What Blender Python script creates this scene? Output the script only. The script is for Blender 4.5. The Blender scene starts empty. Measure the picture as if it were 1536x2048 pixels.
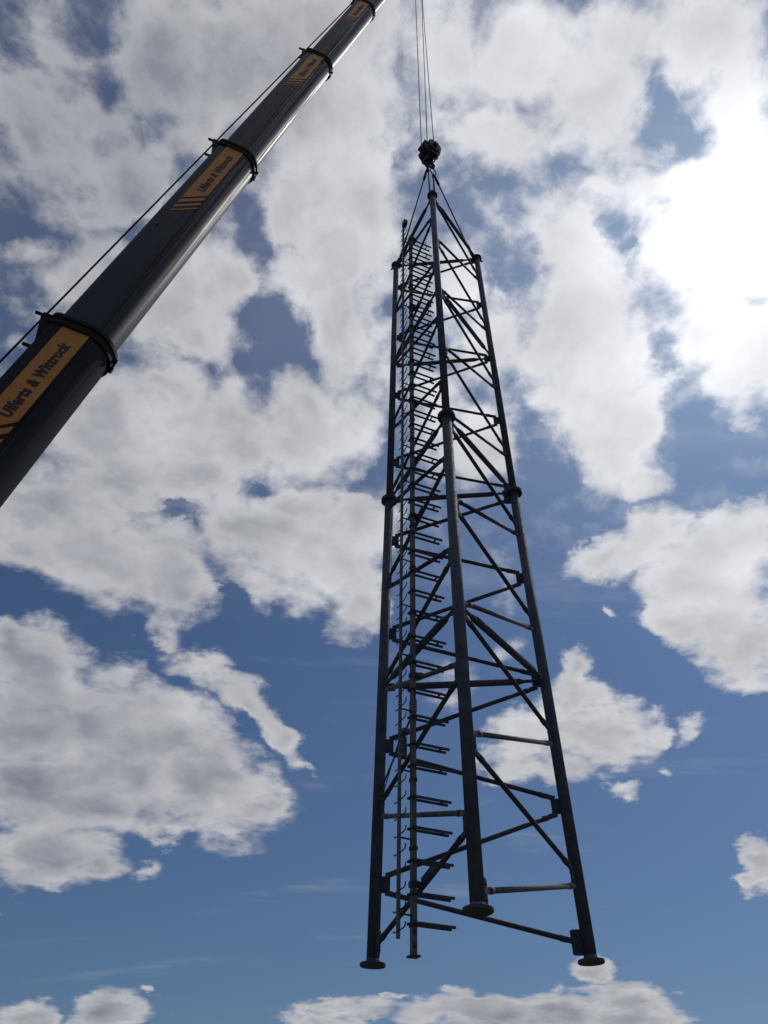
import bpy, math, random
from mathutils import Vector as V, Matrix, Euler
random.seed(7)
sc = bpy.context.scene
col = sc.collection
PI = math.pi
# ------------------------------------------------------------------ frame of reference
# Survey frame: the camera's eye is the origin, x right, y forward, z up.  Q turns survey units into metres.
Q = 1.5
EYE = V((0, 0, 1.6))
def W(p): return V(p) * Q + EYE
FOC = 1606.0
PITCH, ROLL = 0.71578, 0.010365
CF = V((0, math.cos(PITCH), math.sin(PITCH)))
R0 = V((1, 0, 0)); U0 = R0.cross(CF)
CR = R0 * math.cos(ROLL) + U0 * math.sin(ROLL)
CU = U0 * math.cos(ROLL) - R0 * math.sin(ROLL)
def ray(x, y): return CR * ((x - 768) / FOC) + CU * ((1024 - y) / FOC) + CF

# ------------------------------------------------------------------ helpers
class MB:
    """collects tubes, boxes and plates and links them as ONE mesh object"""
    def __init__(s): s.v = []; s.f = []; s.sm = []
    def add(s, vs, fs, smooth):
        b = len(s.v); s.v += [V(p) for p in vs]
        for k, f in enumerate(fs):
            s.f.append([b + i for i in f]); s.sm.append(smooth[k] if isinstance(smooth, list) else smooth)
    def tube(s, p, q, r0, r1=None, n=14, caps=True):
        p, q = V(p), V(q); r1 = r0 if r1 is None else r1
        a = (q - p).normalized(); u = a.orthogonal().normalized(); w = a.cross(u)
        vs = []
        for c, r in ((p, r0), (q, r1)):
            for i in range(n):
                t = 2 * PI * i / n; vs.append(c + (u * math.cos(t) + w * math.sin(t)) * r)
        fs = [[i, (i + 1) % n, n + (i + 1) % n, n + i] for i in range(n)]; sm = [True] * n
        if caps: fs += [list(range(n))[::-1], list(range(n, 2 * n))]; sm += [False, False]
        s.add(vs, fs, sm)
    def path(s, pts, r, n=8):
        pts = [V(p) for p in pts]; vs = []; u = None
        for i, p in enumerate(pts):
            a = (pts[min(i + 1, len(pts) - 1)] - pts[max(i - 1, 0)]).normalized()
            u = a.orthogonal().normalized() if u is None else (u - a * u.dot(a)).normalized()
            w = a.cross(u); rr = r[i] if isinstance(r, (list, tuple)) else r
            for k in range(n):
                t = 2 * PI * k / n; vs.append(p + (u * math.cos(t) + w * math.sin(t)) * rr)
        fs = []; m = len(pts)
        for i in range(m - 1):
            for k in range(n): fs.append([i * n + k, i * n + (k + 1) % n, (i + 1) * n + (k + 1) % n, (i + 1) * n + k])
        sm = [True] * len(fs) + [False, False]
        fs += [list(range(n))[::-1], [(m - 1) * n + k for k in range(n)]]
        s.add(vs, fs, sm)
    def box(s, c, ax, h, bev=0.0):
        c = V(c); x, y, z = [V(a).normalized() for a in ax]
        vs = [c + x * h[0] * i + y * h[1] * j + z * h[2] * k for i in (-1, 1) for j in (-1, 1) for k in (-1, 1)]
        s.add(vs, [[0, 1, 3, 2], [4, 6, 7, 5], [0, 4, 5, 1], [2, 3, 7, 6], [0, 2, 6, 4], [1, 5, 7, 3]], False)
    def bar(s, p, q, side, wd, th):
        """flat bar from p to q; side gives the direction of its width"""
        p, q = V(p), V(q); a = (q - p); L = a.length; a.normalize()
        sd = V(side); sd = (sd - a * sd.dot(a)).normalized(); n = a.cross(sd)
        s.box((p + q) / 2, (a, sd, n), (L / 2, wd / 2, th / 2))
    def prism(s, poly, off, smooth=False):
        """closed polygon of points pushed along off"""
        n = len(poly); vs = [V(p) for p in poly] + [V(p) + V(off) for p in poly]
        fs = [list(range(n))[::-1], list(range(n, 2 * n))] + [[i, (i + 1) % n, n + (i + 1) % n, n + i] for i in range(n)]
        s.add(vs, fs, [False, False] + [smooth] * n)
    def loft(s, rings, smooth=True, caps=True, close=True):
        n = len(rings[0]); vs = [p for r in rings for p in r]; fs = []
        for i in range(len(rings) - 1):
            for k in range(n if close else n - 1): fs.append([i * n + k, i * n + (k + 1) % n, (i + 1) * n + (k + 1) % n, (i + 1) * n + k])
        sm = [smooth[k % n] if isinstance(smooth, list) else smooth for k in range(len(fs))]
        if caps: fs += [list(range(n))[::-1], [(len(rings) - 1) * n + k for k in range(n)]]; sm += [False, False]
        s.add(vs, fs, sm)
    def build(s, name, mat, parent=None, origin=None, raw=False, frame=None):
        """points are in the survey frame; raw points are already in the parent's frame (metres)"""
        me = bpy.data.meshes.new(name)
        if raw: vs = [tuple(p) for p in s.v]
        else:
            o = W(origin) if origin is not None else V((0, 0, 0))
            vs = [tuple(W(p) - o) for p in s.v]
        me.from_pydata(vs, [], s.f); me.update()
        me.polygons.foreach_set('use_smooth', s.sm)
        import bmesh
        bm = bmesh.new(); bm.from_mesh(me); bmesh.ops.recalc_face_normals(bm, faces=bm.faces[:]); bm.to_mesh(me); bm.free()
        me.materials.append(mat)
        ob = bpy.data.objects.new(name, me); col.objects.link(ob)
        if parent is not None: ob.parent = parent
        elif origin is not None and not raw: ob.location = W(origin)
        return ob
def tag(o, label, cat, group=None, kind=None):
    if label: o['label'] = label
    if cat: o['category'] = cat
    if group: o['group'] = group
    if kind: o['kind'] = kind
    return o
def empty(name, origin, label, cat, group=None):
    o = bpy.data.objects.new(name, None); col.objects.link(o); o.location = W(origin)
    o.empty_display_size = 0.3
    return tag(o, label, cat, group)

# ------------------------------------------------------------------ materials
def new_mat(name):
    m = bpy.data.materials.new(name); m.use_nodes = True
    nt = m.node_tree; return m, nt, nt.nodes['Principled BSDF']
def steel(name, c0, c1, rough=(.42, .62), metal=.0, scale=6, stretch=(1, 1, 1), bump=.05, spec=.5):
    m, nt, b = new_mat(name); N = nt.nodes; L = nt.links
    tc = N.new('ShaderNodeTexCoord'); mp = N.new('ShaderNodeMapping'); mp.inputs['Scale'].default_value = stretch
    L.new(tc.outputs['Object'], mp.inputs['Vector'])
    n1 = N.new('ShaderNodeTexNoise'); n1.inputs['Scale'].default_value = scale; n1.inputs['Detail'].default_value = 7; n1.inputs['Roughness'].default_value = .65
    L.new(mp.outputs['Vector'], n1.inputs['Vector'])
    cr = N.new('ShaderNodeValToRGB'); cr.color_ramp.elements[0].position = .3; cr.color_ramp.elements[1].position = .7
    cr.color_ramp.elements[0].color = (*c0, 1); cr.color_ramp.elements[1].color = (*c1, 1)
    L.new(n1.outputs['Fac'], cr.inputs['Fac']); L.new(cr.outputs['Color'], b.inputs['Base Color'])
    mr = N.new('ShaderNodeMapRange'); mr.inputs['From Min'].default_value = .3; mr.inputs['From Max'].default_value = .7
    mr.inputs['To Min'].default_value = rough[0]; mr.inputs['To Max'].default_value = rough[1]
    n2 = N.new('ShaderNodeTexNoise'); n2.inputs['Scale'].default_value = scale * 2.7; n2.inputs['Detail'].default_value = 5
    L.new(mp.outputs['Vector'], n2.inputs['Vector']); L.new(n2.outputs['Fac'], mr.inputs['Value']); L.new(mr.outputs['Result'], b.inputs['Roughness'])
    b.inputs['Metallic'].default_value = metal; b.inputs['Specular IOR Level'].default_value = spec
    if bump:
        bp = N.new('ShaderNodeBump'); bp.inputs['Strength'].default_value = bump; bp.inputs['Distance'].default_value = .02
        L.new(n2.outputs['Fac'], bp.inputs['Height']); L.new(bp.outputs['Normal'], b.inputs['Normal'])
    return m
M_LEG = steel('painted_tower_steel', (.050, .058, .086), (.098, .110, .150), (.62, .82), .0, 4, spec=.10)
M_BRACE = steel('weathered_brace_steel', (.036, .040, .058), (.072, .077, .104), (.55, .75), .0, 5, spec=.16)
M_ZINC = steel('zinc_ladder_steel', (.070, .075, .092), (.13, .135, .15), (.55, .7), .0, 8, spec=.25)
M_ROPE = steel('dark_wire_rope', (.010, .013, .020), (.022, .026, .038), (.6, .8), .0, 40, bump=0, spec=.1)
M_STRUT = steel('pale_strut_steel', (.085, .09, .105), (.15, .15, .165), (.6, .8), .0, 6, spec=.25)  # paler steel tone for the lower near-level braces
M_BLOCK = steel('black_painted_hook_block', (.010, .010, .016), (.024, .024, .032), (.4, .6), .0, 9, spec=.3)
M_PALE = steel('bare_sheave_steel', (.16, .16, .17), (.26, .26, .27), (.35, .5), .6, 9)
M_COLLAR = steel('dark_collar_steel', (.008, .007, .008), (.024, .017, .015), (.5, .7), .0, 10, spec=.12)
M_LETTER = steel('black_lettering_paint', (.006, .006, .007), (.012, .011, .012), (.5, .6), 0, 8, bump=0)
M_SIGN = steel('orange_panel_paint', (.46, .165, .020), (.60, .23, .032), (.42, .55), 0, 2.5, bump=.02)
# boom steel: smooth grey paint with long scratches along the boom where the sections slide
def boom_mat(name, base, gloss, spec=.6):
    m, nt, b = new_mat(name); N = nt.nodes; L = nt.links
    tc = N.new('ShaderNodeTexCoord'); mp = N.new('ShaderNodeMapping'); mp.inputs['Scale'].default_value = (26, 26, .12)
    L.new(tc.outputs['Object'], mp.inputs['Vector'])
    st = N.new('ShaderNodeTexNoise'); st.inputs['Scale'].default_value = 1.0; st.inputs['Detail'].default_value = 3; st.inputs['Roughness'].default_value = .6
    L.new(mp.outputs['Vector'], st.inputs['Vector'])
    big = N.new('ShaderNodeTexNoise'); big.inputs['Scale'].default_value = 1.4; big.inputs['Detail'].default_value = 6
    L.new(tc.outputs['Object'], big.inputs['Vector'])
    # scratches are confined to the belly: y of the section frame is the boom's upward side
    sx = N.new('ShaderNodeSeparateXYZ'); L.new(tc.outputs['Object'], sx.inputs['Vector'])
    lo = N.new('ShaderNodeMapRange'); lo.inputs['From Min'].default_value = -.02; lo.inputs['From Max'].default_value = -.25; lo.inputs['To Min'].default_value = .22; lo.interpolation_type = 'SMOOTHSTEP'
    L.new(sx.outputs['Y'], lo.inputs['Value'])
    rg = N.new('ShaderNodeMapRange'); rg.inputs['From Min'].default_value = .38; rg.inputs['From Max'].default_value = .62
    rg.inputs['To Min'].default_value = -.20; rg.inputs['To Max'].default_value = .30
    L.new(st.outputs['Fac'], rg.inputs['Value'])
    mu = N.new('ShaderNodeMath'); mu.operation = 'MULTIPLY'; L.new(rg.outputs['Result'], mu.inputs[0]); L.new(lo.outputs['Result'], mu.inputs[1])
    ad = N.new('ShaderNodeMath'); ad.operation = 'ADD'; ad.inputs[1].default_value = gloss; L.new(mu.outputs[0], ad.inputs[0])
    b2 = N.new('ShaderNodeMapRange'); b2.inputs['To Min'].default_value = -.07; b2.inputs['To Max'].default_value = .07; L.new(big.outputs['Fac'], b2.inputs['Value'])
    a2 = N.new('ShaderNodeMath'); a2.operation = 'ADD'; L.new(ad.outputs[0], a2.inputs[0]); L.new(b2.outputs['Result'], a2.inputs[1])
    L.new(a2.outputs[0], b.inputs['Roughness'])
    mx = N.new('ShaderNodeMix'); mx.data_type = 'RGBA'
    mx.inputs['A'].default_value = (*[c * .55 for c in base], 1); mx.inputs['B'].default_value = (*[c * 1.5 for c in base], 1)
    L.new(big.outputs['Fac'], mx.inputs['Factor'])
    mx2 = N.new('ShaderNodeMix'); mx2.data_type = 'RGBA'; mx2.blend_type = 'MULTIPLY'
    sc_ = N.new('ShaderNodeMapRange'); sc_.inputs['From Min'].default_value = .3; sc_.inputs['From Max'].default_value = .7; sc_.inputs['To Min'].default_value = .40; sc_.inputs['To Max'].default_value = 1.75
    L.new(st.outputs['Fac'], sc_.inputs['Value'])
    L.new(mx.outputs['Result'], mx2.inputs['A']); L.new(sc_.outputs['Result'], mx2.inputs['B']); L.new(lo.outputs['Result'], mx2.inputs['Factor'])
    L.new(mx2.outputs['Result'], b.inputs['Base Color'])
    b.inputs['Specular IOR Level'].default_value = spec
    bp = N.new('ShaderNodeBump'); bp.inputs['Strength'].default_value = .12; bp.inputs['Distance'].default_value = .01
    L.new(mu.outputs[0], bp.inputs['Height']); L.new(bp.outputs['Normal'], b.inputs['Normal'])
    return m
M_BOOM0 = boom_mat('dusty_grey_boom_paint', (.030, .032, .042), .80, .08)
M_BOOM = boom_mat('smooth_grey_boom_paint', (.011, .014, .026), .50, .36)

# ------------------------------------------------------------------ the hanging lattice tower
S = 2.4
H1, H2 = 2.8591 * S, 5.7505 * S
BASE = V((0.43459, 3.85454, 0.85194)) * S
HD = -1.68006
ANG = {'B': HD, 'C': HD + 2 * PI / 3, 'A': HD + 4 * PI / 3}
def P(l, h):
    t = h / H1 if h < H1 else (h - H1) / (H2 - H1)
    s = 1 + (.85442 - 1) * t if h < H1 else .85442 + (.74092 - .85442) * t
    r = s * S / math.sqrt(3)
    return BASE + V((r * math.cos(ANG[l]), r * math.sin(ANG[l]), h))
R_LO, R_UP = .0728, .0590
rad = lambda h: R_LO if h < H1 else R_UP
tower = empty('lattice_tower', BASE, 'dark grey three legged steel lattice tower with a side ladder, hanging upright from the hook', 'tower')
legs = {}
def flange(c, ax, r, th, bolts, rb):
    m = MB(); ax = V(ax).normalized(); u = ax.orthogonal().normalized(); w = ax.cross(u)
    b = .006
    m.tube(c, V(c) + ax * b, r - b, r, 36); m.tube(V(c) + ax * b, V(c) + ax * (th - b), r, r, 36, False); m.tube(V(c) + ax * (th - b), V(c) + ax * th, r, r - b, 36)
    return m
for l in 'ABC':
    m = MB()
    m.tube(P(l, .02), P(l, H1 - .03), R_LO, n=40); m.tube(P(l, H1 + .03), P(l, H2 - .03), R_UP, n=40)
    # weld necks
    m.tube(P(l, .034), P(l, .075), R_LO + .014, R_LO + .001, 40); m.tube(P(l, H1 - .075), P(l, H1 - .034), R_LO + .001, R_LO + .013, 40)
    m.tube(P(l, H1 + .034), P(l, H1 + .075), R_UP + .013, R_UP + .001, 40); m.tube(P(l, H2 - .07), P(l, H2 - .03), R_UP + .001, R_UP + .012, 40)
    legs[l] = m.build('leg', M_LEG, tower, BASE)
    ax = P(l, .5) - P(l, 0)
    f = flange(P(l, 0), ax, .146, .036, 0, 0); f.build('flange', M_BRACE, legs[l], BASE)
    for dz, in ((-.034,), (.003,)):
        f = flange(P(l, H1 + dz), (0, 0, 1), .134, .031, 0, 0)
        u = V((1, 0, 0)); w = V((0, 1, 0))
        for k in range(10):
            t = 2 * PI * (k + .5) / 10; c = P(l, H1) + (u * math.cos(t) + w * math.sin(t)) * .106
            zz = .034 if dz > -.01 else -.034
            f.tube(c + V((0, 0, zz)), c + V((0, 0, zz + (.02 if zz > 0 else -.02))), .0125, n=6)
        f.build('flange', M_BRACE, legs[l], BASE)
    f = flange(P(l, H2 - .03), (0, 0, 1), .108, .03, 0, 0); f.build('flange', M_BRACE, legs[l], BASE)
ZK = [.075 * S if k == 0 else (H1 * k / 8 if k <= 8 else H1 + (H2 - H1) * (k - 8) / 8) for k in range(17)]
ZK[16] = H2 - .10
def gusset(l, other, h, hh, wd):
    """plate on a leg in the plane of a face, with bolt heads"""
    r = rad(h); n = (P(other, h) - P(l, h)).normalized(); ax = (P(l, h + .1) - P(l, h - .1)).normalized()
    c = P(l, h); nn = n.cross(ax).normalized()
    m = MB(); t = .009
    pl = [c + n * (r - .012) - ax * hh, c + n * (r + wd * .72) - ax * hh, c + n * (r + wd) - ax * (hh - wd * .12), c + n * (r + wd) + ax * (hh - wd * .12), c + n * (r + wd * .72) + ax * hh, c + n * (r - .012) + ax * hh]
    m.prism([p - nn * t for p in pl], nn * 2 * t)
    for s in (-1, 1):
        for q in (.35, .75):
            b = c + n * (r + wd * q) + ax * s * hh * .55
            m.tube(b - nn * (t + .012), b + nn * (t + .012), .011, n=6)
    m.build('gusset_plate', M_BRACE, legs[l], BASE)
def brace(l0, h0, l1, h1, r, mat):  # noqa
    a, b = P(l0, h0), P(l1, h1); d = (b - a).normalized()
    hor0 = (P(l1, h0) - P(l0, h0)).normalized(); hor1 = (P(l0, h1) - P(l1, h1)).normalized()
    a2 = a + d * (rad(h0) + .035) / max(.3, d.dot(hor0)); b2 = b - d * (rad(h1) + .035) / max(.3, -d.dot(hor1))
    m = MB(); nn = d.cross(V((0, 0, 1))).normalized(); e = .13
    m.tube(a2 + d * e, b2 - d * e, r, n=16)
    # slotted end pieces: a cone onto a flat tongue that takes the gusset plate
    for p, s in ((a2, 1), (b2, -1)):
        m.tube(p + d * s * (e - .002), p + d * s * (e + .07), r * 1.18, n=16)
        m.bar(p + d * s * .01, p + d * s * (e + .01), d.cross(nn), r * 1.9, .03)
    m.build('brace', mat, tower, BASE)
G = .058
for seq in ('CA', 'AB', 'BC'):
    for k in range(16):
        l0, l1 = seq[k % 2], seq[(k + 1) % 2]
        h0, h1 = ZK[k], ZK[k + 1]
        lower = k < 8
        a0 = h0 + (0 if k == 0 else G); a1 = h1 - (G if k < 15 else 0)
        if k == 7: a1 = H1 - .12
        if k == 8: a0 = H1 + .11
        brace(l0, a0, l1, a1, .029 if lower else .0235, M_STRUT if seq != 'CA' and k in (0, 2, 4) and not (seq == 'AB' and k in (0, 2, 4)) else (M_ZINC if seq == 'AB' and k in (1, 3) else M_BRACE))  # lower near-level A-B and B-C braces get a paler tone than the rest
    for k in range(17):
        l, o = seq[k % 2], seq[(k + 1) % 2]
        if k == 8:
            gusset(l, o, H1 - .14, .085, .10); gusset(l, o, H1 + .13, .085, .09)
        elif k == 0: gusset(l, o, ZK[0] + .03, .13, .11)
        elif k == 16: gusset(l, o, H2 - .12, .08, .09)
        else: gusset(l, o, ZK[k], .092 if k < 8 else .084, .100 if k < 8 else .095)
# level frames of heavier tubes
for h, r in ((ZK[4], .047), (H1, .041), (ZK[12], .038), (H2 - .045, .036)):
    for l0, l1 in (('A', 'C'), ('A', 'B'), ('B', 'C')):
        hz = h - (.0 if h != H1 else .0)
        a, b = P(l0, hz), P(l1, hz); d = (b - a).normalized()
        m = MB(); q0 = rad(h - .01) + .05
        if h in (H1,): q0 = .134
        a2, b2 = a + d * q0, b - d * q0
        m.tube(a2 + d * .24, b2 - d * .24, r, n=20)
        for p, s in ((a2, 1), (b2, -1)):
            m.tube(p + d * s * .16, p + d * s * .242, r * .55, r, 20)
            m.tube(p - d * s * .03, p + d * s * .17, r * .5, n=14)
            m.box(p + d * s * .005, (d, V((0, 0, 1)), d.cross(V((0, 0, 1)))), (.045, .055, .011))
        m.build('horizontal_strut', M_LEG, tower, BASE)

# ---- climbing ladder on the outside of the A-B face
def face(h):
    A, B = P('A', h), P('B', h); u = (B - A).normalized(); n = V((u.y, -u.x, 0)).normalized()
    if n.dot(P('C', h) - A) > 0: n = -n
    return (A + B) / 2, u, n
def Lm(s, o, h):
    m, u, n = face(h); return m + u * s + n * o
PS, PO = .10, .12
RS, RO = .12, .30
H_BEND = H1
def rail_path(s, o, h0, h1): return [Lm(s, o, h) for h in (h0, H1, h1)] if h0 < H1 < h1 else [Lm(s, o, h0), Lm(s, o, h1)]
m = MB()
for h0, h1 in ((-.15, 2.52), (2.56, H1), (H1, H1 + .001 + 2.9), (H1 + 2.94, 13.36)):
    p, q = Lm(PS, PO, h0), Lm(PS, PO, h1); mid, u, n = face(h0)
    m.bar(p, q, u, .056, .056)
m.bar(Lm(PS, PO, 2.46), Lm(PS, PO, 2.62), u, .07, .07); m.bar(Lm(PS, PO, H1 + 2.86), Lm(PS, PO, H1 + 3.0), u, .07, .07)
pole = m.build('ladder_pole', M_ZINC, tower, BASE)
m = MB(); mid, u, n = face(0); c = Lm(PS, PO, -.158)
m.box(c, (u, n, (0, 0, 1)), (.055, .055, .008)); m.build('pole_foot', M_BRACE, pole, BASE)
for h in (0.06, -.06):
    m = MB(); c = Lm(PS + .038, PO, h); m.box(c, (u, n, (0, 0, 1)), (.011, .012, .02)); m.build('pole_clip', M_BRACE, pole, BASE)
m = MB(); h0, h1 = -.02, 13.68
m.bar(Lm(RS, RO, h0), Lm(RS, RO, H1), face(0)[1], .030, .034); m.bar(Lm(RS, RO, H1), Lm(RS, RO, h1), face(9)[1], .030, .034)
rail = m.build('ladder_rail', M_ZINC, tower, BASE)
h = .05
while h < 13.55:
    mid, u, n = face(h); c = Lm(RS, RO, h); m = MB()
    m.path([c + u * .013, c + u * .11, c + u * .150 + V((0, 0, .006)), c + u * .168 + V((0, 0, .024)), c + u * .172 + V((0, 0, .05))], .0068, 7)
    m.path([c - u * .013, c - u * .095, c - u * .115 + V((0, 0, .005)), c - u * .124 + V((0, 0, .018))], .0068, 7)
    m.build('rung', M_BRACE, rail, BASE); h += .1873
h = .21; k = 0
while h < 13.4:
    mid, u, n = face(h); m = MB()
    a, b = Lm(RS, RO - .017, h), Lm(PS + .012, PO + .028, h)
    m.path([a, a - n * .05 - V((0, 0, 0)), b + n * .02, b], .0105, 8)
    m.box(Lm(PS, PO, h - .085), (u, n, (0, 0, 1)), (.038, .036, .02)); m.tube(Lm(PS + .03, PO, h - .085), Lm(PS + .062, PO, h - .085), .008, n=6)
    m.bar(b, Lm(PS + .012, PO + .03, h - .09), u, .018, .012)
    m.build('rail_arm', M_BRACE, pole, BASE); h += .7535 / 1
# cable arms: two flat bars side by side with a tie, clamped across the pole and reaching into the tower
arm_h = [.14, .42, .75, 1.09, 1.43, 1.80, 2.06, 2.41, 2.77, 3.15, 3.52, 3.91, 4.24, 4.57, 4.92, 5.25, 5.58, 5.88]
while arm_h[-1] < 13.0: arm_h.append(arm_h[-1] + .331)
for h in arm_h:
    mid, u, n = face(h); m = MB(); r = PS
    for ds in (-.045, .045):
        a, b = Lm(r + ds, PO + .05, h), Lm(r + ds, PO - .455, h)
        m.bar(a, b, V((0, 0, 1)), .024, .024)
    m.bar(Lm(r - .045, PO - .355, h - .001), Lm(r + .045, PO - .355, h - .001), n, .02, .014)
    m.bar(Lm(r - .05, PO + .036, h), Lm(r + .05, PO + .036, h), n, .016, .02)
    m.build('cable_arm', M_BRACE, pole, BASE)
# stand-off brackets that carry the pole where it crosses the braces
for k in (0, 3, 6, 9, 12, 15):
    l0, l1 = 'AB'[k % 2], 'AB'[(k + 1) % 2]
    a, b = P(l0, ZK[k] + (G if k else 0)), P(l1, ZK[k + 1] - G); d = (b - a).normalized(); d = d if d.z > 0 else -d
    mid, u, n = face(ZK[k])
    f = (PS + (b - a).length / 2) / (b - a).length if l0 == 'A' else ((b - a).length / 2 - PS) / (b - a).length
    c = a.lerp(b, f); h = c.z - BASE.z; sg = 1 if d.dot(u) > 0 else -1; big = 1.0 if k in (0, 9) else .7
    m = MB(); nn = d.cross(n).normalized(); nn = nn if nn.z > 0 else -nn
    m.bar(c + d * .02 + nn * .032, c + d * .25 * big + nn * .032, nn, .075 * big, .06)
    m.bar(Lm(PS + .02, PO - .02, h), c + n * .015, u, .06, .05)
    m.box(Lm(PS, PO, h), (u, n, (0, 0, 1)), (.04, .04, .03))
    m.build('pole_bracket', M_BRACE, pole, BASE)
# two thin stays from the leg to the pole joint, fall-arrest box, and the cap at the head of the rail
m = MB(); m.path([P('A', 1.98) + (P('B', 1.98) - P('A', 1.98)).normalized() * R_LO, Lm(PS, PO - .03, 2.54)], .013); m.build('pole_stay', M_BRACE, pole, BASE)
m = MB(); m.path([P('A', 1.83) + (P('B', 1.83) - P('A', 1.83)).normalized() * R_LO, Lm(PS - .06, PO + .12, 2.22)], .007); m.build('pole_stay', M_BRACE, pole, BASE)
mid, u, n = face(2.0); m = MB()
m.box(Lm(PS - .05, PO + .09, 2.04), (u, n, (0, 0, 1)), (.012, .03, .12)); m.box(Lm(PS + .005, PO + .10, 2.2), (u, n, (0, 0, 1)), (.03, .04, .03)); m.build('fall_arrester', M_ZINC, pole, BASE)
mid, u, n = face(13.6); m = MB(); c = Lm(RS + .07, RO, 13.6)
m.box(c, (u, n, (0, 0, 1)), (.055, .04, .075)); m.box(Lm(RS + .0, RO - .005, 13.64), (u, n, (0, 0, 1)), (.03, .026, .03)); m.build('rail_stop', M_BLOCK, rail, BASE)

# ------------------------------------------------------------------ the telescopic crane boom
X0 = V((-4.57, 7.48, 9.76)); BAZ, BEL = math.radians(72.5), math.radians(78)
BA = V((math.sin(BAZ) * math.cos(BEL), math.cos(BAZ) * math.cos(BEL), math.sin(BEL)))
BT = V((-math.sin(BAZ) * math.sin(BEL), -math.cos(BAZ) * math.sin(BEL), math.cos(BEL)))
BS = BA.cross(BT); BS = BS if BS.dot(-X0) > 0 else -BS
TB = -8.6                                   # foot of the boom
foot = X0 + BA * TB
boom = empty('crane_boom', foot, 'huge dark grey telescopic crane boom with orange name panels, rising beside the hanging tower', 'crane boom')
def frame_matrix(o):
    x, y, z = BS, BT, BS.cross(BT)
    m = Matrix((x, y, z)).transposed().to_4x4(); m.translation = W(o) - W(foot); return m
ZS = 1 if BS.cross(BT).dot(BA) > 0 else -1
def prof(r, grow=0.0, n=10):
    """boom cross-section (side, top): flat roof with round shoulders, straight flanks, half-round belly"""
    k = r / .5 * 1.02; w, t, cr, by, bl, sh = .385 * k + grow, .45 * k + grow, .10 * k + grow, -.05 * k, .40 * k + grow, -.05 * k
    p = []
    for i in range(n + 1):
        a = PI / 2 * i / n; p.append((w - cr + cr * math.cos(a), t - cr + cr * math.sin(a)))
    for i in range(n + 1):
        a = PI / 2 + PI / 2 * i / n; p.append((-(w - cr) + cr * math.cos(a), t - cr + cr * math.sin(a)))
    nb = 34
    for i in range(nb + 1):
        a = PI + PI * i / nb; p.append((w * math.cos(a), by + bl * math.sin(a)))
    return [(x, y + sh) for x, y in p]
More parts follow.
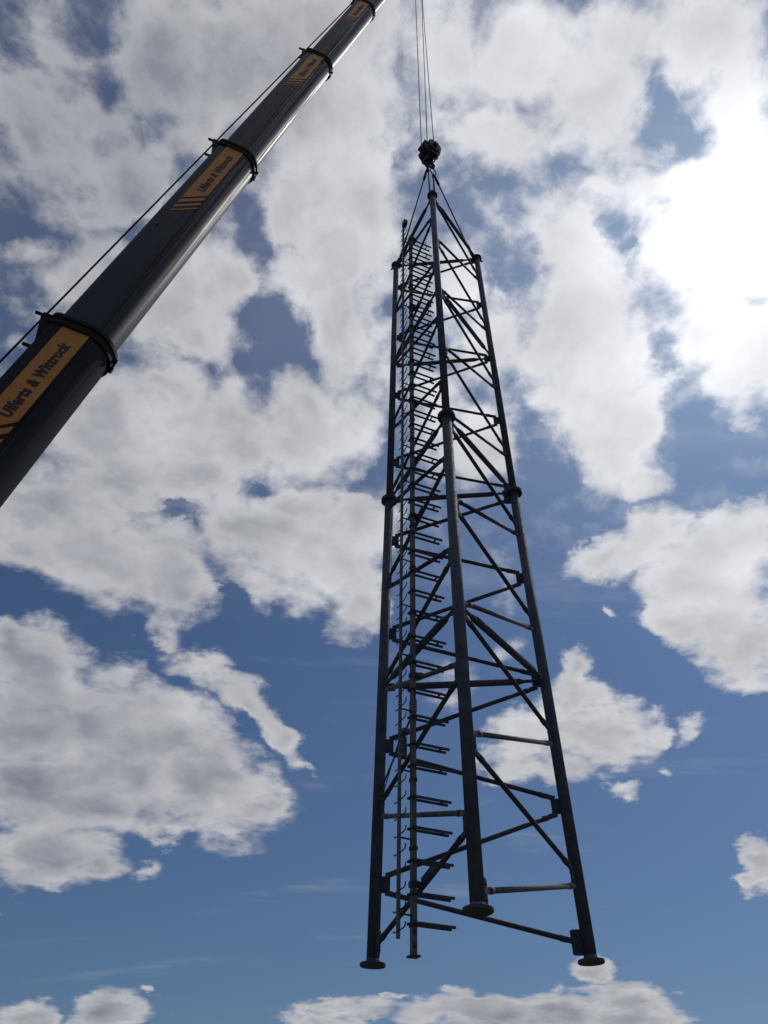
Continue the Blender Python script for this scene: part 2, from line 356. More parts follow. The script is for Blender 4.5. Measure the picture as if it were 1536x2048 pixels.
# sections: radius, start, end (survey units along the boom)
SEC = [(.500, TB, 0.0), (.449, -.5, 6.92), (.398, 6.3, 13.42), (.352, 12.8, 18.95), (.312, 18.3, 24.6)]
BEND = [(0, 0), (0, 0), (0, 0), (0, 0), (0, 0)]
fnt = None
def section_mb(pts2, t0, t1, steps=1, flat=False, smooth=True):
    m = MB(); m.loft([[V((x, y, ZS * (t0 + (t1 - t0) * i / steps))) * Q for x, y in pts2] for i in range(steps + 1)], smooth)
    return m
secs = []
for i, (r, t0, t1) in enumerate(SEC):
    o = X0 + BA * t1 + BS * BEND[i][0] + BT * BEND[i][1]
    s = section_mb(prof(r), t0 - t1, 0, 1, smooth=False).build('boom_section', M_BOOM0 if i == 0 else M_BOOM, boom, raw=True)
    s.matrix_local = frame_matrix(o); secs.append(s)
    if i == 4: continue
    k = r / .5
    # collar: a proud ring round flanks and belly, open on the roof
    g = .055 * k; pin, pout = prof(r, .004), prof(r, g)
    m = MB(); n = 10
    idx = list(range(0, 5)) ; N_ = len(pin)
    order = list(range(6, N_)) + list(range(0, 6))
    for zz0, zz1, gg in ((-.19 * k, -.055 * k, g * .62), (-.055 * k, .012, g), ):
        po = prof(r, gg)
        loop = [po[j] for j in range(N_)]
        m.loft([[V((x, y, ZS * zz0)) * Q for x, y in loop], [V((x, y, ZS * zz1)) * Q for x, y in loop]], False)
    m.build('collar', M_COLLAR, s, raw=True)
    # roof gusset plates in front of the collar and rope guides
    w, top = .385 * k * 1.02, (.45 * 1.02 - .05 * 1.02) * k
    m = MB()
    for sx in (-1, 1):
        x = sx * (w - .05 * k)
        m.prism([V((x - .012, top - .02, ZS * -.02)) * Q, V((x - .012, top + .165 * k, ZS * -.02)) * Q, V((x - .012, top + .165 * k, ZS * -.10)) * Q, V((x - .012, top - .03, ZS * -.66 * k)) * Q], V((.024, 0, 0)) * Q)
    m.box(V((0, top + .07 * k, ZS * -.03)) * Q, ((1, 0, 0), (0, 1, 0), (0, 0, 1)), ((w - .03) * Q, .09 * k * Q, .018 * Q))
    m.build('collar_bracket', M_COLLAR, s, raw=True)
    for zz, ext, yy in ((-.03, .12 * k, top + .15 * k), (-.74 * k, .12 * k, top - .03)):
        rg = MB(); rg.box(V((w * .8, yy + ext * .5, ZS * zz)) * Q, ((1, 0, 0), (0, 1, 0), (0, 0, 1)), (.02 * Q, ext * .6 * Q, .018 * Q))
        rg.build('rope_guide', M_COLLAR, s, raw=True)
    # drip lugs under the belly
    m = MB(); bot = -.5 * k * 1.02
    m.box(V((-.10 * k, bot - .02 * k, ZS * -.16 * k)) * Q, ((1, 0, 0), (0, 1, 0), (0, 0, 1)), (.03 * k * Q, .04 * k * Q, .05 * k * Q))
    m.box(V((.02 * k, bot - .06 * k, ZS * -.08 * k)) * Q, ((1, 0, 0), (0, 1, 0), (0, 0, 1)), (.02 * k * Q, .03 * k * Q, .03 * k * Q))
    m.build('collar_lug', M_COLLAR, s, raw=True)
    # weld seam along the flank and the dark pin of the section lock
    m = MB(); m.box(V((.385 * k * 1.02, -.262 * k, ZS * (t0 - t1) * .5)) * Q, ((1, 0, 0), (0, 1, 0), (0, 0, 1)), (.004 * Q, .007 * k * Q, (t1 - t0) * .5 * Q - .12)); m.build('weld_seam', M_COLLAR, s, raw=True)
    m = MB(); c = V((.385 * k * 1.02, .20 * k, ZS * -4.15 * k)) * Q; m.tube(c, c + V((.012, 0, 0)), .026 * Q * k, n=14)
    m.build('lock_pin', M_COLLAR, s, raw=True)
    # name panel on the flank: long parallelogram and three shrinking slanted bars
    x = .385 * k * 1.02; yu, yl = .20 * k, -.205 * k; ph = yu - yl
    SHR = 1.05
    m = MB()
    def para(u0, u1, slant0, slant1):
        e = .004
        q = [V((x + .001, yl, ZS * (u0 + (SHR * ph * slant0)))) * Q, V((x + .001, yl, ZS * u1)) * Q, V((x + .001, yu, ZS * u1)) * Q, V((x + .001, yu, ZS * u0)) * Q] if not slant1 else \
            [V((x + .001, yl, ZS * (u0 + SHR * ph))) * Q, V((x + .001, yl, ZS * (u1 + SHR * ph))) * Q, V((x + .001, yu, ZS * u1)) * Q, V((x + .001, yu, ZS * u0)) * Q]
        m.prism(q, V((e, 0, 0)) * Q)
    LP = 2.62 * (1 if i < 2 else k * 1.06)
    para(-LP, -.17 * k, 1, 0)
    u = -LP
    for gap, wd in ((.075, .12), (.10, .085), (.10, .05)):
        u -= (gap + wd) * k * 1.15; para(u, u + wd * k * 1.15, 1, 1)
    m.build('name_panel', M_SIGN, s, raw=True)
    # lettering
    cu = bpy.data.curves.new('lettering_curve', 'FONT'); cu.body = 'Ulferts & Wittrock'; cu.size = .215 * k * Q; cu.extrude = .002; cu.offset = .0075 * k * Q; cu.space_character = 1.12
    cu.resolution_u = 4; cu.shear = .12
    tob = bpy.data.objects.new('tmp', cu); col.objects.link(tob); bpy.context.view_layer.update()
    me = bpy.data.meshes.new_from_object(tob.evaluated_get(bpy.context.evaluated_depsgraph_get()))
    bpy.data.objects.remove(tob); bpy.data.curves.remove(cu)
    xs = [v.co.x for v in me.vertices]; x0, x1 = min(xs), max(xs)
    want = (1.66 if i < 2 else 1.62) * (LP / 2.62) * Q; f = want / (x1 - x0)
    st = (-2.18 if i == 0 else -2.16 * LP / 2.62) * Q
    for v in me.vertices:
        u_ = st + (v.co.x - x0) * f; v_ = -.085 * k * Q + v.co.y
        v.co = V((x * Q + .0095 + v.co.z, v_, ZS * u_))
    # heavy strokes: the outline laid down three times, a hair apart
    mv = [v.co.copy() for v in me.vertices]; mf = [list(p.vertices) for p in me.polygons]; av, af = [], []
    for q, (du, dv) in enumerate(((0, 0), (.0045, .003), (-.0045, -.003))):
        b0 = len(av); av += [v + V((.0006 * q, dv * k * Q, du * k * Q)) for v in mv]; af += [[b0 + i_ for i_ in f_] for f_ in mf]
    me = bpy.data.meshes.new('lettering'); me.from_pydata(av, [], af); me.update()
    me.materials.append(M_LETTER)
    lo = bpy.data.objects.new('lettering', me); col.objects.link(lo); lo.parent = s
# boom head with its sheaves, above the frame
TIP = X0 + BA * 24.6
m = MB()
for sx in (-1, 1):
    q = TIP + BS * .2 * sx
    m.prism([q - BA * .4 + BT * .3 - BS * .015, q + BA * .55 + BT * .35 - BS * .015, q + BA * .75 - BT * .25 - BS * .015, q + BA * .2 - BT * .95 - BS * .015, q - BA * .4 - BT * .3 - BS * .015], BS * .03)
m.build('boom_head', M_COLLAR, boom, foot)
hv = V((math.sin(BAZ), math.cos(BAZ), 0)); hs = V((hv.y, -hv.x, 0))
for dx in (-.12, -.02, .08):
    m = MB(); c = TIP + BA * .28 - BT * .52 + BS * dx
    m.tube(c - BS * .02, c + BS * .02, .30, n=40); m.build('head_sheave', M_PALE, boom, foot)

# ------------------------------------------------------------------ hook block, ropes, slings
AX = V((BASE.x, BASE.y, 0))
def on_axis(h): return V((BASE.x, BASE.y, BASE.z + h))
cb = on_axis(17.92)
pd = V((math.cos(math.radians(34)), math.sin(math.radians(34)), 0)); pn = V((-pd.y, pd.x, 0)); up = V((0, 0, 1))
block = empty('hook_block', cb, 'black round hook block with grooved sheaves and a forged hook, hanging on the hoist ropes', 'hook block')
def disc_poly(c, r0, n, squash=1.0, ph=0): return [V(c) + pd * r0 * math.cos(ph + 2 * PI * i / n) + up * r0 * squash * math.sin(ph + 2 * PI * i / n) for i in range(n)]
for k, y0 in enumerate((-.24, -.13, -.035, .06, .145)):
    m = MB(); r = (.195, .24, .255, .24, .195)[k]; th = (.06, .026, .026, .026, .07)[k]
    poly = disc_poly(cb + pn * y0, r, 18, 1.08, PI / 18)
    m.prism(poly, pn * th); m.tube(cb + pn * (y0 - .03), cb + pn * (y0 + th + .03), .07, n=8)
    m.build('cheek_plate', M_BLOCK, block, cb)
for y0 in (-.092, .003, .098):
    m = MB(); m.tube(cb + pn * (y0 - .005), cb + pn * (y0 + .012), .19, .215, 36); m.tube(cb + pn * (y0 + .012), cb + pn * (y0 + .03), .215, .19, 36); m.build('sheave', M_PALE, block, cb)
m = MB(); m.tube(cb - pn * .28, cb + pn * .26, .05, n=16); m.tube(cb - pn * .30, cb - pn * .272, .075, n=6); m.tube(cb + pn * .25, cb + pn * .28, .075, n=6)
for s in (-1, 1): m.box(cb + pd * s * .2 + up * .12, (pd, pn, up), (.05, .15, .04))
m.box(cb + up * .27 + pd * .0, (pd, pn, up), (.028, .03, .08))
m.build('axle', M_BLOCK, block, cb)
m = MB(); c2 = cb - up * .33
m.box(c2 + up * .04, (pd, pn, up), (.10, .20, .06)); m.tube(c2 - up * .10, c2, .085, .11, 14); m.tube(c2 + up * .1, c2 - up * .02, .09, n=14)
m.build('crosshead', M_BLOCK, block, cb)
m = MB(); hp = []; hr = []
c3 = c2 - up * .30
hp += [c2 - up * .08, c2 - up * .16]; hr += [.045, .045]
for i in range(13):
    a = math.radians(112 - i * 23.5); hp.append(c3 + pd * .115 * math.cos(a) * 1.0 + up * .115 * math.sin(a)); hr.append(.05 - .0028 * i if i > 1 else .045)
m.path(hp, hr, 12)
m.build('hook', M_BLOCK, block, cb)
hook_bowl = c3 - up * .115
# hoist rope: line along the boom's back and three falls to the block
def boom_pt(t, top, side=0): return X0 + BA * t + BT * top + BS * side
rope = empty('hoist_rope', boom_pt(-1, .74), 'thin dark hoist rope along the back of the boom and down to the hook block', 'rope')
m = MB(); m.path([boom_pt(-8.4, .85), boom_pt(-1, .742), boom_pt(8, .61), boom_pt(19.57, .428), boom_pt(24.5, .36)], .0165, 8); m.build('rope_run', M_ROPE, rope, boom_pt(-1, .74))
for xb, xt, dy, dyt in ((-.196, .909, -.02, -.05), (-.042, 1.135, .02, .0), (.127, 1.128, .0, .03)):
    m = MB(); a = V((BASE.x + xb, BASE.y + dy, cb.z + .10)); b = V((xt, BASE.y + dyt, 33.6))
    m.path([a, a.lerp(b, .5), b], .0105, 8); m.build('rope_fall', M_ROPE, rope, boom_pt(-1, .74))
# slings
def ring_mb(c, ax1, ax2, ra, rb, r, n=28):
    m = MB(); pts = [V(c) + V(ax1) * ra * math.cos(2 * PI * i / n) + V(ax2) * rb * math.sin(2 * PI * i / n) for i in range(n + 1)]
    m.path(pts, r, 8); return m
ringc = hook_bowl + up * .04
link1 = ringc + pd * .10 - up * .14 + pn * .02; link2 = ringc - pd * .11 - up * .12 - pn * .02
o = ring_mb(link1, pd, up, .085, .16, .013).build('lifting_ring', M_ROPE, None, link1); tag(o, 'open oval steel ring hanging on the right side of the crane hook', 'lifting ring', 'rings on the crane hook')
o = ring_mb(link2, pd, up, .055, .15, .013).build('lifting_ring', M_ROPE, None, link2); tag(o, 'narrow steel ring hanging on the left side of the crane hook', 'lifting ring', 'rings on the crane hook')
top2 = link2 - up * .14; top1 = link1 - up * .15
def sling(a, b, label, r=.0165, knot=True):
    root = empty('wire_sling', b, label, 'sling', 'slings carrying the tower')
    d = (V(b) - V(a)); L = d.length; d.normalize()
    m = MB(); m.path([a, V(a) + d * L * .5, b], r, 8); m.build('sling_rope', M_ROPE, root, b)
    m = MB(); m.tube(V(a) + d * .16, V(a) + d * .42, r * 1.9, n=10); m.tube(V(a) - d * .02, V(a) + d * .16, r * 1.2, r * 1.9, 10); m.build('ferrule', M_ROPE, root, b)
    m = MB(); m.tube(V(b) - d * .30, V(b) - d * .08, r * 1.8, n=10)
    sd = d.orthogonal().normalized(); m.path([V(b) - d * .1 + sd * .04, V(b) + sd * .05, V(b) + d * .06, V(b) - sd * .05, V(b) - d * .1 - sd * .04], .014, 8); m.build('shackle', M_ROPE, root, b)
    return root
def inner(l, h, k=.07): 
    p = P(l, h); d = (on_axis(h) - p).normalized(); return p + d * k
sling(top2, inner('A', H2 + .03), 'wire sling running from the hook to the rear leg beside the ladder')
sling(top2 + pd * .02, P('B', H2 + .03) + V((-.045, .02, 0)), 'short wire sling from the narrow hook ring to the front leg, left of a pair')
sling(top1, P('B', H2 + .03) + V((.045, .02, 0)), 'thicker wire sling from the oval hook ring to the front leg, right of a pair', .021)
sling(top1 + pd * .02, inner('C', H2 - .02, .10), 'wire sling slanting from the hook to the rear leg away from the ladder')
for l in 'ABC':
    m = MB(); c = P(l, H2); d = (on_axis(H2) - c); d.z = 0; d.normalize(); t = V((-d.y, d.x, 0))
    m.box(c + up * .03, (d, t, up), (.05, .012, .045)); m.tube(c - d * .085 - up * .05, c - d * .14 - up * .05, .022, n=8); m.build('lifting_lug', M_BRACE, legs[l], BASE)

# ------------------------------------------------------------------ ground (below the frame)
m = MB(); n = 48; rr = 1800
vs = [V((0, 0, 0))]
me = bpy.data.meshes.new('ground'); me.from_pydata([(0, 0, 0)] + [(rr * math.cos(2 * PI * i / n), rr * math.sin(2 * PI * i / n), 0) for i in range(n)], [], [[0, 1 + i, 1 + (i + 1) % n] for i in range(n)])
g, nt, b = new_mat('gravel_and_grass_field'); N = nt.nodes; L = nt.links
tc = N.new('ShaderNodeTexCoord'); n1 = N.new('ShaderNodeTexNoise'); n1.inputs['Scale'].default_value = .05; n1.inputs['Detail'].default_value = 12; L.new(tc.outputs['Object'], n1.inputs['Vector'])
cr = N.new('ShaderNodeValToRGB'); cr.color_ramp.elements[0].color = (.045, .06, .022, 1); cr.color_ramp.elements[1].color = (.11, .10, .07, 1); cr.color_ramp.elements[0].position = .4; cr.color_ramp.elements[1].position = .6
L.new(n1.outputs['Fac'], cr.inputs['Fac']); L.new(cr.outputs['Color'], b.inputs['Base Color']); b.inputs['Roughness'].default_value = .95
me.materials.append(g); go = bpy.data.objects.new('ground', me); col.objects.link(go); tag(go, None, None, kind='structure')

# ------------------------------------------------------------------ sky, clouds and sun
SUN = ray(1500, 455).normalized()
sel = math.asin(SUN.z); saz = math.atan2(SUN.x, SUN.y)
wd = bpy.data.worlds.new('World'); sc.world = wd; wd.use_nodes = True
nt = wd.node_tree; N = nt.nodes; L = nt.links
bg = N['Background']; bg.inputs['Strength'].default_value = .1
def node(t, **kw):
    n = N.new(t)
    for k, v in kw.items(): setattr(n, k, v)
    return n
def put(sock, v):
    if hasattr(v, 'is_output'): L.new(v, sock)
    else: sock.default_value = v
def math_(op, a, b=0.0, c=None, clamp=False):
    n = node('ShaderNodeMath', operation=op, use_clamp=clamp); put(n.inputs[0], a); put(n.inputs[1], b)
    if c is not None: put(n.inputs[2], c)
    return n.outputs[0]
def vmath(op, a, b=None, out=0):
    n = node('ShaderNodeVectorMath', operation=op); put(n.inputs[0], a)
    if b is not None: put(n.inputs[3] if op == 'SCALE' else n.inputs[1], b)
    return n.outputs['Value'] if op in ('DOT_PRODUCT', 'LENGTH') else n.outputs['Vector']
def smooth(v, a, b, lo=0.0, hi=1.0):
    n = node('ShaderNodeMapRange', interpolation_type='SMOOTHSTEP'); put(n.inputs['Value'], v); put(n.inputs['From Min'], a); put(n.inputs['From Max'], b); put(n.inputs['To Min'], lo); put(n.inputs['To Max'], hi)
    return n.outputs['Result']
def noise(vec, scale, detail=8, rough=.6, dist=0.0, lac=2.0):
    n = node('ShaderNodeTexNoise'); put(n.inputs['Vector'], vec); n.inputs['Scale'].default_value = scale; n.inputs['Detail'].default_value = detail; n.inputs['Roughness'].default_value = rough; n.inputs['Distortion'].default_value = dist; n.inputs['Lacunarity'].default_value = lac
    return n
def mixc(f, a, b):
    n = node('ShaderNodeMix', data_type='RGBA'); put(n.inputs['Factor'], f); put(n.inputs[6], a); put(n.inputs[7], b); return n.outputs[2]
def mulc(c, f):
    n = node('ShaderNodeVectorMath', operation='SCALE'); put(n.inputs[0], c); put(n.inputs['Scale'], f); return n.outputs['Vector']
SKYTINT = (.300, .382, .480)
dirv = node('ShaderNodeTexCoord').outputs['Generated']
sky = node('ShaderNodeTexSky', sky_type='NISHITA', sun_disc=False); sky.sun_elevation = sel; sky.sun_rotation = saz; sky.altitude = 50; sky.air_density = 1.0; sky.dust_density = 1.2; sky.ozone_density = 2.0
cosun = vmath('DOT_PRODUCT', dirv, tuple(SUN))
# cloud deck coordinates: the direction carried up to a flat layer
sep = node('ShaderNodeSeparateXYZ'); L.new(dirv, sep.inputs[0])
zz = math_('MAXIMUM', math_('ADD', sep.outputs['Z'], .22), .12)
cmb = node('ShaderNodeCombineXYZ'); L.new(math_('DIVIDE', sep.outputs['X'], zz), cmb.inputs[0]); L.new(math_('DIVIDE', sep.outputs['Y'], zz), cmb.inputs[1])
deck = cmb.outputs[0]
w1 = noise(deck, 3.2, 4, .55).outputs['Color']; w2 = noise(deck, 12, 6, .62).outputs['Color']
off = vmath('ADD', vmath('SCALE', vmath('SUBTRACT', w1, (.5, .5, .5)), .12), vmath('SCALE', vmath('SUBTRACT', w2, (.5, .5, .5)), .062))
warp = vmath('ADD', dirv, vmath('SCALE', off, smooth(sep.outputs['Z'], .14, .50, .36, 1.0)))
# cloud banks: directions and angular half-widths of each bank  (x, y, rx, ry, turn, weight)
#CLOUDS#
BANKS = [
 # upper left sheet
 (520, 90, 300, 130, -8, 1.1), (330, 110, 130, 150, 0, 1.0), (120, 70, 90, 70, 0, .62), (50, 250, 70, 190, -8, .9), (140, 230, 110, 120, 20, .75), (235, 330, 105, 105, 20, 1.0), (150, 400, 110, 60, 10, .7), (90, 150, 60, 70, 0, .62), (30, 490, 60, 40, 0, .55), (640, 200, 170, 140, 0, 1.1), (410, 230, 90, 90, 0, .7), (720, 60, 120, 110, 0, 1.0),
 # centre bank beside the boom
 (680, 340, 125, 190, 0, 1.15), (590, 400, 90, 110, 30, 1.0), (665, 520, 125, 130, 0, 1.1), (700, 640, 90, 110, 10, 1.0), (740, 480, 60, 220, 0, .9), (570, 620, 35, 35, 0, .55),
 # mid left
 (190, 560, 130, 110, 0, 1.05), (330, 590, 130, 120, 0, 1.1), (430, 570, 80, 120, 15, 1.0), (400, 680, 70, 60, 0, .8), (110, 540, 50, 50, 0, .7), (20, 680, 30, 30, 0, .5),
 # long band
 (250, 870, 130, 110, 0, 1.1), (420, 860, 130, 110, 0, 1.15), (600, 840, 110, 100, 0, 1.1), (690, 850, 75, 90, 0, 1.0), (330, 780, 120, 60, 0, .9), (740, 760, 60, 60, 0, .6), (150, 830, 60, 60, 0, .7),
 (110, 1020, 150, 90, 0, 1.0), (220, 1120, 190, 110, 14, 1.05), (350, 1170, 90, 110, 0, .95), (60, 1130, 90, 60, 0, .75), (330, 1270, 60, 35, 20, .7), (420, 960, 160, 60, 0, .9), (250, 970, 120, 60, 0, .9),
 (530, 1080, 110, 110, 0, 1.1), (630, 1130, 120, 90, 15, 1.1), (700, 1060, 90, 100, 0, 1.0), (720, 1210, 60, 60, 40, .9), (590, 1010, 110, 60, 0, .9),
 # lower left
 (90, 1390, 160, 105, 8, 1.15), (270, 1460, 180, 110, 20, 1.2), (170, 1560, 240, 110, 0, 1.2), (420, 1580, 170, 85, 14, 1.15), (520, 1610, 80, 45, 10, .95), (330, 1650, 90, 40, 0, .8), (90, 1700, 130, 80, 0, 1.0), (200, 1730, 60, 50, 0, .8), (290, 1750, 60, 28, -20, .52), (30, 1320, 70, 60, 0, .9), (80, 1770, 80, 25, 0, .6),
 (400, 1335, 90, 34, 20, .62), (470, 1385, 110, 55, 42, .74), (545, 1470, 95, 42, 48, .72), (605, 1525, 55, 14, 15, .55), (500, 1420, 50, 60, 20, .6), (10, 1820, 20, 10, 0, .5),
 # horizon strips
 (60, 2040, 80, 38, 0, 1.0), (215, 2025, 95, 45, 0, 1.1), (305, 1976, 38, 9, 0, .6), (345, 2040, 28, 10, 0, .5), (680, 2012, 160, 17, -4, .9), (640, 2038, 110, 18, 0, .9), (780, 1993, 70, 12, 0, .85), (960, 2025, 180, 40, -3, 1.1), (1250, 2025, 200, 48, 2, 1.15), (1100, 2030, 150, 40, 0, 1.1), (1182, 1947, 74, 25, 6, 1.0), (1490, 1762, 78, 26, -8, 1.0), (1522, 1725, 44, 62, 0, 1.1),
 # right of the tower
 (1135, 1335, 40, 45, 0, .85), (1150, 1400, 85, 50, 0, .95), (1060, 1470, 110, 65, -10, 1.0), (1190, 1460, 130, 70, 0, 1.05), (1000, 1520, 90, 50, 0, .85), (1290, 1440, 70, 38, -15, .85), (1390, 1440, 50, 38, -20, .55), (1130, 1540, 80, 40, 0, .8), (1235, 1585, 35, 28, 0, .6), (1322, 1542, 18, 14, 0, .5), (1010, 1180, 45, 90, 10, .42), (1000, 1320, 50, 60, 0, .4), (900, 1380, 70, 80, 0, .55), (1235, 1235, 20, 25, 0, .5), (1280, 1285, 30, 15, 0, .45),
 (1210, 1130, 90, 42, -12, .95), (1300, 1110, 110, 62, -8, 1.05), (1410, 1160, 130, 100, 0, 1.1), (1480, 1080, 90, 75, -20, 1.05), (1370, 1240, 85, 60, 20, .95), (1470, 1270, 90, 90, 20, 1.05), (1515, 1350, 45, 50, 0, .9), (1140, 1165, 45, 14, -15, .6),
 # big bright bank
 (1130, 500, 75, 110, -10, .95), (1160, 640, 120, 120, 0, 1.1), (1180, 780, 140, 120, 15, 1.15), (1090, 730, 90, 90, 0, .95), (1250, 900, 95, 100, 10, 1.05), (1290, 975, 60, 50, 0, .85), (1280, 700, 45, 100, -10, .8),
 (910, 540, 70, 130, 0, .75), (960, 720, 90, 90, 0, .85), (990, 610, 50, 60, 0, .55), (960, 900, 90, 70, 0, .85), (1020, 870, 50, 50, 0, .7), (870, 800, 60, 100, 0, .7),
 # upper right sheet
 (900, 90, 100, 120, 0, .9), (1040, 110, 140, 120, 0, 1.0), (1010, 260, 130, 80, 10, .95), (1190, 170, 120, 110, 0, .9), (1230, 60, 160, 90, 0, .95), (1420, 70, 150, 80, 0, 1.0), (1480, 190, 90, 110, 0, .95), (1240, 260, 70, 60, -30, .7), (900, 190, 60, 60, 0, .6), (1060, 330, 60, 40, 0, .6), (1200, 370, 60, 50, 30, .5), (860, 330, 30, 60, 20, .35),
 (1290, 380, 80, 60, 10, .85), (1310, 500, 90, 110, 0, 1.0), (1440, 450, 160, 190, 0, 1.4), (1400, 620, 110, 110, 0, 1.1), (1500, 690, 80, 110, 0, 1.1), (1450, 760, 60, 60, 0, .75), (1480, 830, 45, 40, 0, .6), (1500, 300, 70, 90, 0, 1.0), (1330, 600, 40, 40, 0, .6),
]
GAPS = [
 (25, 25, 70, 50, 0, .65), (170, 20, 70, 45, 20, .48), (55, 105, 50, 35, 20, .6), (205, 150, 35, 70, 10, .38), (340, 395, 75, 30, -52, .8), (265, 440, 60, 20, -40, .5), (505, 480, 30, 110, -22, .8), (555, 650, 75, 48, 10, .9), (368, 1032, 46, 13, 24, .42), (520, 965, 40, 20, 0, .5), (450, 1170, 22, 50, -10, .6), (725, 965, 50, 20, 0, .5),
 (820, 300, 26, 130, 8, .6), (880, 400, 90, 50, 10, .7), (1340, 235, 40, 85, -20, .9), (1370, 290, 45, 40, 0, .6), (1140, 325, 50, 35, -30, .6), (1200, 460, 22, 80, -8, .7), (1030, 550, 28, 80, 8, .6), (1325, 680, 25, 70, 5, .7), (1390, 880, 60, 90, -15, .8), (1050, 900, 40, 90, -25, .5), (820, 700, 30, 60, 0, .2), (1270, 560, 40, 22, 40, .35), (490, 1450, 30, 25, 30, .35),
]
STRETCH = {}
def stretched(turn, k):
    """the warped direction squeezed by 1/k along one tangent of the sky, shared by all banks of that shape"""
    key = (turn, k)
    if key not in STRETCH:
        t = (CR * math.cos(math.radians(turn)) - CU * math.sin(math.radians(turn))).normalized()
        d = vmath('DOT_PRODUCT', warp, tuple(t))
        sc_ = node('ShaderNodeVectorMath', operation='MULTIPLY_ADD')
        L.new(d, sc_.inputs[0]); sc_.inputs[1].default_value = t * (1 / k - 1); L.new(warp, sc_.inputs[2])
        STRETCH[key] = (sc_.outputs['Vector'], t)
    return STRETCH[key]
RATIOS = (1, 1.35, 1.8, 2.5, 3.6, 5.5)
def bank(x, y, rx, ry, turn, gain):
    """a soft lens of cloud: gain at its heart, falling to nothing past its rim"""
    c = ray(x, y).normalized()
    if ry > rx: rx, ry, turn = ry, rx, turn + 90
    k = min(RATIOS, key=lambda q: abs(math.log(q * ry / rx))); turn = round(turn / 15) * 15 % 180
    if k == 1: turn = 0
    r = math.sqrt(rx * ry / k)
    t = (CR * math.cos(math.radians(turn)) - CU * math.sin(math.radians(turn))).normalized()
    n_ = CR * math.sin(math.radians(turn)) + CU * math.cos(math.radians(turn))
    ca, sa = -math.sin(math.radians(turn)), math.cos(math.radians(turn))
    rad_ = ((ray(x - r * ca, y - r * sa).normalized() - ray(x + r * ca, y + r * sa).normalized()).length / 2) * 1.45
    vec, t = stretched(turn, k) if k != 1 else (warp, t)
    ck = c + t * (c.dot(t) * (1 / k - 1))
    d = vmath2('DISTANCE', vec, tuple(ck))
    return math_('MULTIPLY_ADD', d, -gain / rad_, gain)
def vmath2(op, a, b):
    n = node('ShaderNodeVectorMath', operation=op); L.new(a, n.inputs[0]); n.inputs[1].default_value = b; return n.outputs['Value']
field = None
for b_ in BANKS:
    f = bank(*b_[:5], b_[5] * 1.6); field = f if field is None else math_('SMOOTH_MAX', f, field, .22)
field = math_('MINIMUM', math_('MAXIMUM', field, 0.0), 1.25)
gap = None
for b_ in GAPS:
    f = bank(*b_[:5], b_[5] * 1.5); gap = f if gap is None else math_('MAXIMUM', f, gap)
field = math_('SUBTRACT', field, math_('MAXIMUM', gap, 0.0))
# beyond the banks mapped above the deck breaks into scattered clouds of its own
cosv = vmath('DOT_PRODUCT', dirv, tuple(CF))
out_ = smooth(cosv, .78, .70)
scat = smooth(noise(deck, 2.2, 6, .55).outputs['Fac'], .45, .62)
field = math_('ADD', field, math_('MULTIPLY', out_, scat))
def body(vec, det):
    return noise(vec, 7.5, det, .56, .2).outputs['Fac']
fb = body(deck, 9)
fine = noise(deck, 30, 8, .6, .15).outputs['Fac']
calm = smooth(sep.outputs['Z'], .12, .45, .78, 1.0)
wisp = math_('MULTIPLY', math_('SUBTRACT', fb, .5), calm); fin = math_('MULTIPLY', math_('SUBTRACT', fine, .5), calm)
high = smooth(sep.outputs['Z'], .52, .85)
strk = noise(vmath('MULTIPLY', vmath('ADD', deck, vmath('SCALE', vmath('SUBTRACT', w1, (.5, .5, .5)), .25)), (13.0, 8.5, 1.0)), 1.9, 9, .62, .25).outputs['Fac']
vo = node('ShaderNodeTexVoronoi', feature='SMOOTH_F1', voronoi_dimensions='2D'); L.new(vmath('ADD', deck, vmath('SCALE', vmath('SUBTRACT', w2, (.5, .5, .5)), .05)), vo.inputs['Vector'])
vo.inputs['Scale'].default_value = 11; vo.inputs['Detail'].default_value = 2.5; vo.inputs['Roughness'].default_value = .5; vo.inputs['Smoothness'].default_value = .55; vo.normalize = True
puff = math_('SUBTRACT', .36, vo.outputs['Distance'])
dens = math_('ADD', field, math_('ADD', math_('MULTIPLY', wisp, 1.5), math_('MULTIPLY', fin, math_('ADD', .66, math_('MULTIPLY', high, .45)))))
dens = math_('ADD', dens, math_('MULTIPLY', math_('MULTIPLY', math_('SUBTRACT', strk, .5), high), 1.35))
gate = smooth(math_('ADD', field, math_('MULTIPLY', high, .4)), .0, .62)
dens = math_('MULTIPLY_ADD', puff, .9, dens)
dens = math_('ADD', math_('MULTIPLY', dens, gate), math_('MULTIPLY_ADD', gate, .12, -.12))
mask = smooth(dens, math_('MULTIPLY_ADD', high, -.14, .06), math_('MULTIPLY_ADD', high, .10, .98))
# thin torn veil between the banks, high up only
veil = math_('MULTIPLY', smooth(math_('ADD', math_('ADD', math_('ADD', math_('MULTIPLY', fb, .6), math_('MULTIPLY', strk, .4)), math_('MULTIPLY', fin, .35)), math_('MULTIPLY', field, .12)), .44, .68), math_('MULTIPLY', high, .70))
cir = noise(vmath('MULTIPLY', deck, (1.2, 5.0, 1.0)), 1.6, 6, .6, .4).outputs['Fac']
veil = math_('ADD', math_('MULTIPLY_ADD', high, .10, veil), smooth(cir, .55, .80, 0.0, .20))
mask = math_('MAXIMUM', mask, veil)
thick = smooth(dens, .70, 1.65)
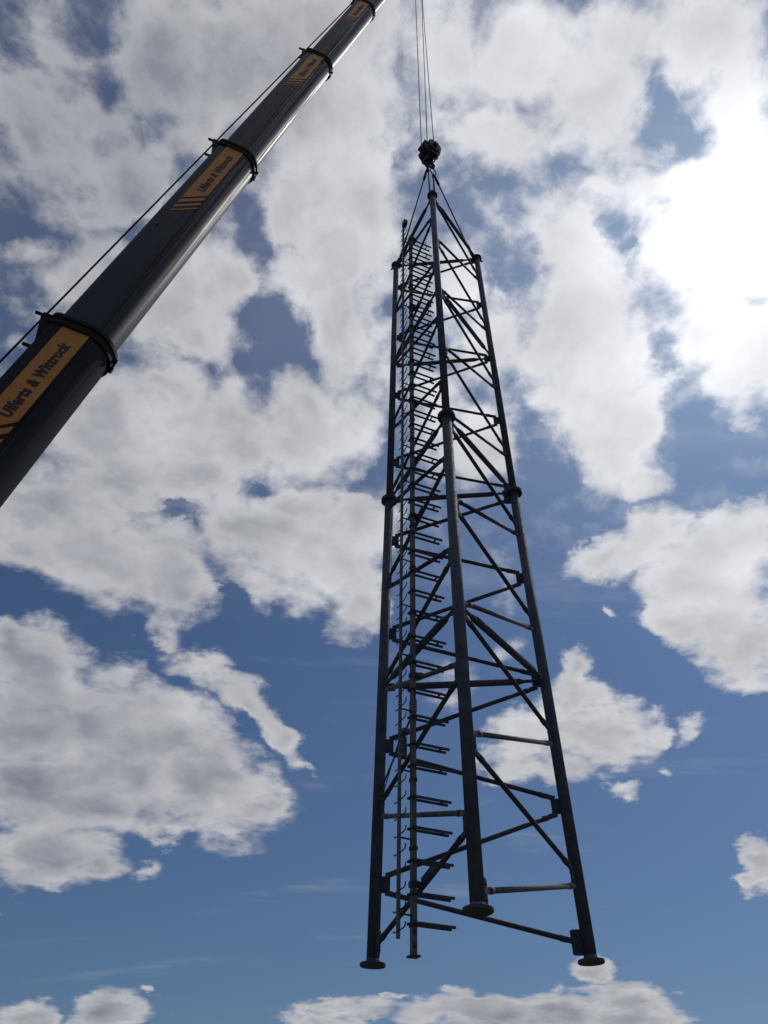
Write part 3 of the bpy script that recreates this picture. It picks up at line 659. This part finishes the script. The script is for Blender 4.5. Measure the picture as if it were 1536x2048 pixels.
# light and dark side of each billow: the deck sampled a little nearer the sun
tow = V((SUN.x, SUN.y, 0)).normalized() * .045
def lobe(v): return noise(v, 5.2, 4, .48, .2).outputs['Fac']
soft = lobe(deck); softs = lobe(vmath('ADD', deck, tuple(tow * 1.3)))
emb = math_('SUBTRACT', soft, softs)
glow = math_('POWER', math_('MAXIMUM', cosun, 0.0), 6.0)
warm = math_('POWER', math_('MAXIMUM', cosun, 0.0), 45.0)
hot = math_('POWER', math_('MAXIMUM', cosun, 0.0), 600.0)
lum = math_('ADD', math_('SUBTRACT', 5.95, math_('MULTIPLY', thick, math_('MULTIPLY_ADD', glow, -1.4, 1.95))), math_('MULTIPLY', emb, 4.6))
lum = math_('ADD', lum, math_('MULTIPLY', fin, .8))
lum = math_('MULTIPLY_ADD', puff, 1.9, lum)
# heavier, greyer cloud bodies
for b_ in ((170, 170, 420, 300, 0, 1.5), (560, 90, 260, 160, 0, .7), (60, 1530, 230, 150, 0, .9), (1400, 1300, 160, 70, 20, .5), (260, 980, 300, 60, 5, .6), (1150, 2060, 420, 40, 0, .8)):
    lum = math_('SUBTRACT', lum, math_('MAXIMUM', bank(*b_), 0.0))
lum = math_('MULTIPLY', lum, math_('ADD', math_('ADD', math_('ADD', .80, math_('MULTIPLY', glow, .64)), math_('MULTIPLY', math_('POWER', math_('MAXIMUM', cosun, 0.0), 120.0), .5)), math_('MULTIPLY', hot, 2.0)))
ccol = mixc(smooth(lum, 2.2, 5.5), (.82, .87, 1.04, 1), (.965, .97, 1.02, 1))
cloud = mulc(ccol, lum)
blue = node('ShaderNodeVectorMath', operation='MULTIPLY'); L.new(sky.outputs['Color'], blue.inputs[0]); blue.inputs[1].default_value = SKYTINT
bluer = node('ShaderNodeVectorMath', operation='MULTIPLY'); L.new(blue.outputs['Vector'], bluer.inputs[0]); L.new(mixc(glow, (1, 1, 1, 1), (.66, .86, 1.06, 1)), bluer.inputs[1])
skyc = vmath('ADD', mulc(bluer.outputs['Vector'], math_('SUBTRACT', 1.0, math_('MULTIPLY', warm, .30))), mulc((1, .98, .95), math_('MULTIPLY', hot, 1.6)))
res = mixc(mask, skyc, cloud)
L.new(res, bg.inputs['Color'])
sl = bpy.data.lights.new('sun', 'SUN'); sl.energy = 1.4; sl.angle = math.radians(.53); sl.color = (1, .95, .87)
so = bpy.data.objects.new('sun', sl); col.objects.link(so); so.rotation_euler = (-SUN).to_track_quat('-Z', 'Y').to_euler(); so.location = (20, 20, 60)

# ------------------------------------------------------------------ camera and view
cam = bpy.data.cameras.new('camera'); cam.sensor_fit = 'VERTICAL'; cam.sensor_height = 36; cam.lens = FOC / 2048 * 36; cam.clip_end = 5000
co = bpy.data.objects.new('camera', cam); col.objects.link(co)
mm = Matrix((CR, CU, -CF)).transposed().to_4x4(); mm.translation = EYE; co.matrix_world = mm
sc.camera = co
sc.view_settings.view_transform = 'Standard'; sc.view_settings.look = 'None'; sc.view_settings.exposure = 0; sc.view_settings.gamma = 1; sc.view_settings.use_curve_mapping = False
sc.cycles.max_bounces = 6
